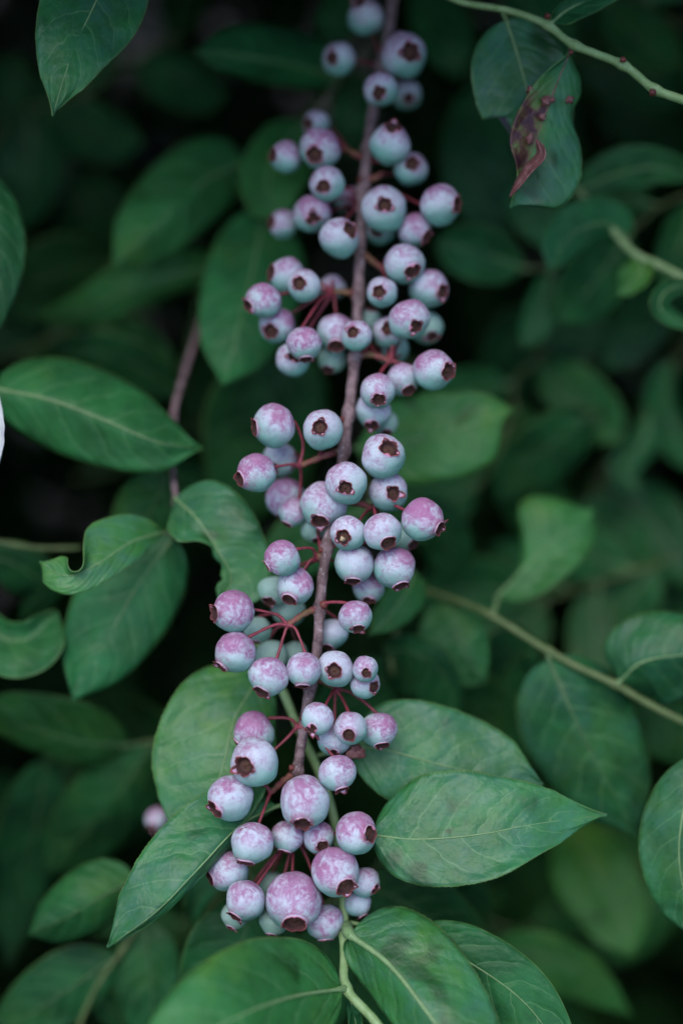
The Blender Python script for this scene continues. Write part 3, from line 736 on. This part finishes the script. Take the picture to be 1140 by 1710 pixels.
rt = twig('leafy_twig', 'blurred green twig below the right corner with small curled bluish leaves', [(900,250,62),(958,312,52),(1005,362,46),(1055,420,42),(1105,445,40),(1170,480,38)], 6, 8, M_green)
leaf(rt, [(965,318),(1030,290),(1100,280),(1180,300)], 42, 32, [52,50,50,52], -2, 2, tone=.6, pet=(958,312,52))
leaf(rt, [(1050,395),(1005,372),(950,395),(918,452)], 32, 46, [46,42,40,40], 4, -2, (.4,.45), .8, .0, .0, pet=(1045,408,43), label='rounded bluish leaf out of focus')
leaf(rt, [(1070,425),(1070,450),(1052,475),(1030,492)], 20, 32, [42,42,42,42], tone=.85, yellow=.8, pet=(1075,432,41))
leaf(rt, [(1160,470),(1112,486),(1104,518),(1160,550)], 16, 15, [36,34,34,36], 4, -3, (.35,.35), 1.0, .1, .0, pet=(1165,478,38), label='small pale curled leaf at the right edge')
leaf(rt, [(1080,440),(1100,480),(1060,560),(1000,620)], 50, 50, [70,74,78,80], tone=.45, yellow=0, pet=(1070,430,42))

rm_ = twig('leafy_twig', 'slanting green twig at the right with big glossy hanging leaves', [(640,950,60),(700,982,50),(805,1020,36),(900,1078,31),(960,1112,29),(1025,1142,27),(1090,1180,27),(1180,1225,27)], 7, 9, M_olive, [(820,1022),(915,1088),(1028,1143)], n=90)
leaf(rm_, [(832,995),(884,940),(935,893),(992,850)], 78, 58, [44,42,42,44], 1, -2, (.5,.5), .9, .6, .0, pl=[.05,.05,.1,.25,.6,1,1.05,.8,.4,.1], pet=(824,1022,36), label='leaf with a bitten concave left edge')
leaf(rm_, [(762,1004),(762,1050),(778,1098),(810,1142)], 48, 66, [44,40,38,38], 2, 3, (.5,.6), .5, .2, .0, pet=(780,1012,38))
leaf(rm_, [(1034,1138),(1072,1106),(1140,1094),(1220,1096)], 78, 80, [26,23,22,24], 7, 9, (.5,.6), .6, .1, .0, hi=True, pet=(1028,1143,27), ribr=3.4)
leaf(rm_, [(916,1100),(950,1180),(1000,1280),(1064,1396)], 98, 96, [30,26,26,28], 10, 7, (.5,.6), .52, .1, .0, hi=True, pet=(912,1086,31), ribr=3.4, label='largest glossy dark leaf, hanging')
leaf(rm_, [(1035,1150),(1080,1185),(1130,1230),(1170,1280)], 50, 66, [44,46,46,48], 1, 1, tone=.45, yellow=.3, pet=(1040,1150,27))
leaf(rm_, [(900,1085),(860,1100),(830,1160),(800,1240)], 50, 60, [52,56,60,62], tone=.4, yellow=0, pet=(895,1076,31))

re_ = twig('leafy_twig', 'leaf spray just inside the lower right edge', [(1260,1180,10),(1215,1230,9),(1172,1262,8)], 7, 5, M_green)
leaf(re_, [(1168,1266),(1138,1370),(1136,1460),(1165,1572)], 70, 68, [8,6,6,8], 3, 6, (.5,.6), .68, .2, .0, hi=True, pet=(1175,1258,8), ribr=3.4)

bh = twig('leafy_twig', 'shaded twig directly behind the middle berries with a bright green leaf each side',
          [(690,600,60),(640,680,50),(606,745,44),(620,830,48),(668,930,48),(684,985,46),(664,1045,44),(655,1120,44),(700,1140,50)], 6, 6, M_olive, n=90)
leaf(bh, [(592,748),(668,738),(750,722),(818,698),(862,684)], 74, 74, [42,38,36,36,37], -1, 1, (.42,.36), 1.0, .8, .0, pl=[.1,.75,1,.98,.85,.66,.34,.06], pr=[.3,.9,1,1.02,1.0,.8,.16,.03], pet=(606,745,44), label='bright green leaf with a small turned-up tip')
leaf(bh, [(690,955),(678,990),(650,1028),(616,1062)], 34, 34, [38,34,32,32], 1, -1, tone=.85, yellow=.5, pet=(684,960,47))
leaf(bh, [(612,850),(545,880),(480,930),(440,1010)], 60, 55, [48,44,42,42], 1, 0, tone=.6, yellow=.4, pet=(622,838,48))
leaf(bh, [(672,880),(722,870),(752,910),(742,975)], 40, 50, [52,54,56,58], 1, 1, (.4,.4), .35, .1, .0, pet=(655,900,48))
leaf(bh, [(640,1085),(690,1090),(735,1120),(768,1195)], 30, 80, [44,38,36,36], 2, 1, (.4,.5), .3, .0, .0, pet=(657,1090,44))
leaf(bh, [(702,1150),(780,1175),(840,1235),(878,1310)], 60, 70, [54,56,58,60], 1, 1, tone=.38, yellow=.1, pet=(690,1136,49))
leaf(bh, [(660,1110),(620,1150),(570,1180),(520,1190)], 50, 60, [50,48,46,46], 1, 1, (.5,.5), .3, .0, pet=(655,1100,44))

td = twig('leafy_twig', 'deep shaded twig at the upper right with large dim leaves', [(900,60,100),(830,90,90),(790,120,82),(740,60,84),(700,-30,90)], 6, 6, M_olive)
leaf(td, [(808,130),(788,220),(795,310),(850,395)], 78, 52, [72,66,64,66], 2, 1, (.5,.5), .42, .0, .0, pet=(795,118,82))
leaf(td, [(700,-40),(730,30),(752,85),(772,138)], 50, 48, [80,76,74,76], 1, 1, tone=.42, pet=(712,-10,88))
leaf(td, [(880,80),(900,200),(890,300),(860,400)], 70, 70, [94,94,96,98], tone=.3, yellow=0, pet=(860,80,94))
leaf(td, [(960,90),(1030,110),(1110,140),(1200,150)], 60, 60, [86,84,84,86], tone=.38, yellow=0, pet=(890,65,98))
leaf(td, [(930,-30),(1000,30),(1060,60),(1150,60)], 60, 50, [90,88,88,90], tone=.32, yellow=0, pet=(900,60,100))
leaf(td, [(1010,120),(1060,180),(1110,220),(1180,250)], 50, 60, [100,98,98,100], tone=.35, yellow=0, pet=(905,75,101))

fr_ = twig('leafy_twig', 'thick blurred far stem at the right edge among bluish leaves', [(1230,440,112),(1150,575,104),(1080,690,98),(1005,800,96),(960,900,98)], 13, 15, M_olive)
for ps, a_, b_, dd, tn in [
    ([(985,690),(930,735),(872,780),(828,835)], 55, 50, 104, .35), ([(1000,820),(1060,850),(1110,900),(1160,980)], 60, 66, 128, .75),
    ([(985,830),(1000,900),(1010,960),(1000,1040)], 46, 50, 124, .5), ([(1120,600),(1110,670),(1130,730),(1170,790)], 22, 36, 122, .85),
    ([(970,590),(960,640),(975,690),(1000,740)], 24, 26, 118, .75), ([(1085,690),(1070,740),(1040,780),(1070,830)], 30, 26, 118, .8),
    ([(1080,500),(1020,540),(960,560),(890,560)], 50, 46, 120, .4), ([(1120,850),(1100,910),(1120,980),(1160,1040)], 45, 50, 140, .8),
    ([(900,520),(860,570),(850,650),(870,720)], 50, 50, 125, .3), ([(1010,900),(1060,960),(1070,1030),(1040,1090)], 50, 50, 135, .6)]:
    n0 = min([(1150,575,104),(1080,690,98),(1005,800,96),(1040,745,97),(1110,640,101)], key=lambda q: abs(q[0]-ps[0][0]) + abs(q[1]-ps[0][1]))
    leaf(fr_, ps, a_, b_, dd - 38, 1, -2, (.5,.55), tn, .05, .0, pet=n0)

lr = twig('leafy_twig', 'far low twig at the lower right with a blurred yellow-green leaf', [(760,1330,110),(860,1360,104),(950,1366,100),(1010,1340,100)], 5, 5, M_olive)
leaf(lr, [(958,1374),(988,1445),(1028,1520),(1058,1596)], 64, 74, [80,74,72,70], -2, -1, (.5,.62), .7, 1.0, .0, pet=(950,1366,100), label='blurred yellow-green leaf catching the light')
leaf(lr, [(800,1380),(850,1450),(930,1510),(1000,1570)], 66, 76, [98,92,90,90], 1, 1, tone=.35, yellow=.4, pet=(800,1345,108))
leaf(lr, [(740,1400),(770,1480),(810,1560),(860,1640)], 60, 60, [100,98,96,96], tone=.3, pet=(770,1333,110))
lr2 = twig('leafy_twig', 'olive-leaved twig at the bottom edge right of the wavy leaf', [(700,1690,80),(740,1640,76),(790,1605,70),(860,1590,68)], 5, 4, M_olive)
leaf(lr2, [(800,1606),(880,1592),(970,1622),(1060,1700)], 40, 62, [64,60,60,62], 1, 1, tone=.4, yellow=.6, pet=(790,1605,70))
leaf(lr2, [(770,1620),(850,1660),(930,1700),(1000,1760)], 50, 60, [74,74,76,78], 1, 1, tone=.3, yellow=.3, pet=(760,1625,73))

# two more berries peeping from behind the left leaves, on their own short fruit twig
ft = twig('fruit_twig', 'hidden fruit twig behind the lower left leaf, showing two blurred berries', [(350,1340,60),(320,1390,54),(298,1420,50),(285,1450,52)], 4, 3, M_red, cat='twig', group=None)
for k, (x, y, r, d, cx, cy) in enumerate([(262,1368,19,46,-.3,.5),(322,1442,20,46,.2,.7)]):
    rw = r * PX * (D0 + d * .001) / D0
    berry(ft, 200 + k, P(x, y, d), rw, cx, cy, .5, 0, P(310, 1405, 52))

# ------------------------------------------------------------------ the shrub's inner mass and added outer foliage that shades it from out of view
def scatter(name, label, n, seed, region, tone, mat, size=(100, 190)):
    rr = random.Random(seed); V, Fc, UV = [], [], []
    for _ in range(n):
        c = region(rr)
        if c is None: continue
        L = rr.uniform(*size) * PX * 1.9; W = L * rr.uniform(.22, .30)
        ax = Vector((rr.gauss(0, 1), rr.gauss(0, 1), rr.gauss(-.3, .6))).normalized()
        nn = Vector((rr.gauss(0, .7), rr.gauss(-.3, .7), rr.gauss(.9, .5)))
        sd = ax.cross(nn); 
        if sd.length < .05: continue
        sd.normalize(); nn = sd.cross(ax).normalized()
        b = len(V); fold = rr.uniform(.05, .5); bend = rr.uniform(-.3, .3)
        for i in range(6):
            t = i / 5; wd = W * (t ** .55 * (1 - t) ** .75) / .42
            base = c + ax * L * (t - .5) - nn * L * bend * (t - .5) ** 2 * 2
            for s in (-1, 0, 1):
                V.append(base + sd * s * wd + nn * abs(s) * wd * fold); UV.append((s, t))
        for i in range(5):
            for j in range(2):
                k = b + i * 3 + j; Fc.append((k, k + 1, k + 4, k + 3))
    me = mesh(name, V, Fc, uvs=UV)
    o = link(name, me, mat, None, label); o['kind'] = 'stuff'; o['category'] = 'foliage'
    o['tone'] = float(tone); o['yellow'] = .15; o['spots'] = 0.0; o['blight'] = 0.0; o['stain'] = 0.0; o['wax_sheen'] = 0.05
    o.modifiers.new('thick', 'SOLIDIFY').thickness = 0.0003
    return o

def rand_twig(label, x0, y0, x1, y1, d, n, tone, seed, yellow=.15):
    rr = random.Random(seed)
    ctrl = [(x0 + (x1 - x0) * k / 4 + rr.uniform(-18, 18), y0 + (y1 - y0) * k / 4 + rr.uniform(-18, 18), d + rr.uniform(-4, 4)) for k in range(5)]
    t = twig('leafy_twig', label, ctrl, 5.5, 4, M_olive, n=40)
    ang = math.atan2(y1 - y0, x1 - x0)
    for k in range(n):
        u = (k + .6) / n
        q = cr(ctrl, u)
        a = ang + (1 if k % 2 else -1) * rr.uniform(.5, 1.2); L = rr.uniform(120, 185); w_ = L * rr.uniform(.24, .34)
        bx, by = q[0] + math.cos(a) * 14, q[1] + math.sin(a) * 14
        cv = rr.uniform(-.35, .35); sag = rr.uniform(-12, 14)
        ps = [(bx + math.cos(a + cv * v) * L * v, by + math.sin(a + cv * v) * L * v + 12 * v * v) for v in (0, .35, .7, 1)]
        leaf(t, ps, w_, w_ * rr.uniform(.8, 1.1), [q[2], q[2] + sag * .3, q[2] + sag * .6, q[2] + sag], rr.uniform(-6, 5), rr.uniform(-6, 5), (.5, .6),
             min(1, max(.1, tone + rr.uniform(-.25, .25))), yellow, .0, pet=q, tilt=rr.uniform(-.3, .3))
    return t
rand_twig('blurred twig behind the curled bluish leaves at the upper right', 1200, 300, 860, 470, 66, 6, .75, 1, .1)
rand_twig('blurred twig between the bright green leaf and the thick far stem', 900, 560, 800, 820, 80, 6, .6, 2, .3)
rand_twig('blurred twig under the bitten leaf at the right', 1130, 930, 860, 1000, 80, 6, .75, 3, .2)
rand_twig('blurred twig below the large glossy hanging leaf', 1180, 1500, 880, 1400, 90, 5, .6, 4, .5)
rand_twig('dim twig beneath the sharp bruised leaf', 640, 1460, 900, 1560, 84, 5, .4, 5, .2)
rand_twig('dim twig beyond the top left leaf', -40, 250, 300, 60, 90, 5, .35, 6, .05)
rand_twig('dim twig behind the wide two-toned leaf at the left', -60, 620, 240, 520, 88, 5, .45, 7, .2)
rand_twig('dim twig under the low left leaves', -60, 1420, 200, 1280, 98, 5, .28, 8, .05)
rand_twig('blurred twig above the pale green twig at the top right', 700, -60, 1180, 60, 74, 6, .55, 9, .1)
rand_twig('dim twig in the gap above the chewed leaf', 120, 800, 420, 700, 108, 4, .3, 10, .1)
rand_twig('dim twig beneath the stained leaf', 480, 1380, 300, 1560, 80, 4, .3, 11, .1)

def inner(rr):
    x = rr.uniform(-420, 1560); y = rr.uniform(-450, 2160); d = 300 + 330 * rr.random()
    return P(x, y, d)
def over(rr):
    # unseen rest of the shrub, shaped round the gap to block sky light
    for _ in range(20):
        x = rr.uniform(-1000, 2140); y = rr.uniform(-1200, 2500)
        ox = max(-170 - x, x - 1310, -190 - y, y - 1900)
        if ox <= 0: continue
        top = y < -190
        d = rr.uniform(-90 if top and ox > 60 else 10 + max(0, 90 - ox) * .5, 480)
        if x < -170 or x > 1310: d = rr.uniform(-30 if ox > 120 else 20, 480)
        return P(x, y, d)
scatter('foliage', 'dim mass of leaves deep inside the shrub behind everything', 6500, 5, inner, .10, M_leaf)  # very low tone: deep shade painted into the leaf colour
scatter('foliage', 'unseen outer leaves of the same shrub, added around the view to shade the gap', 9000, 6, over, .4, M_leaf)

# ground under the shrub
g = NT('soil'); tc = g.n('TexCoord').outputs['Object']
n1 = g.noise(tc, 9, 6, .7); n2 = g.noise(tc, 90, 5, .7)
c = g.mix(g.ramp(n1, .35, .65), (0.012, 0.009, 0.007), (0.030, 0.021, 0.017)); c = g.mix(g.ramp(n2, .55, .7), c, (0.06, 0.042, 0.035))
b = g.bsdf(c, .9, .2); g.l(g.bump(n2, .8, .02), b.inputs['Normal']); g.l(b.outputs[0], g.out.inputs[0])
V, Fc = [], []
N = 60
for i in range(N + 1):
    for j in range(N + 1):
        a, c_ = (i / N - .5) * 2, (j / N - .5) * 2
        x = math.copysign(abs(a) ** 3 * 60, a); y = math.copysign(abs(c_) ** 3 * 60, c_)
        V.append(Vector((x, y, 0.25 + .03 * mnoise.noise(Vector((x * 2, y * 2, 0))))))
for i in range(N):
    for j in range(N):
        k = i * (N + 1) + j; Fc.append((k, k + N + 1, k + N + 2, k + 1))
o = link('ground', mesh('ground', V, Fc), g.m, None, 'dark soil under the shrub'); o['kind'] = 'structure'
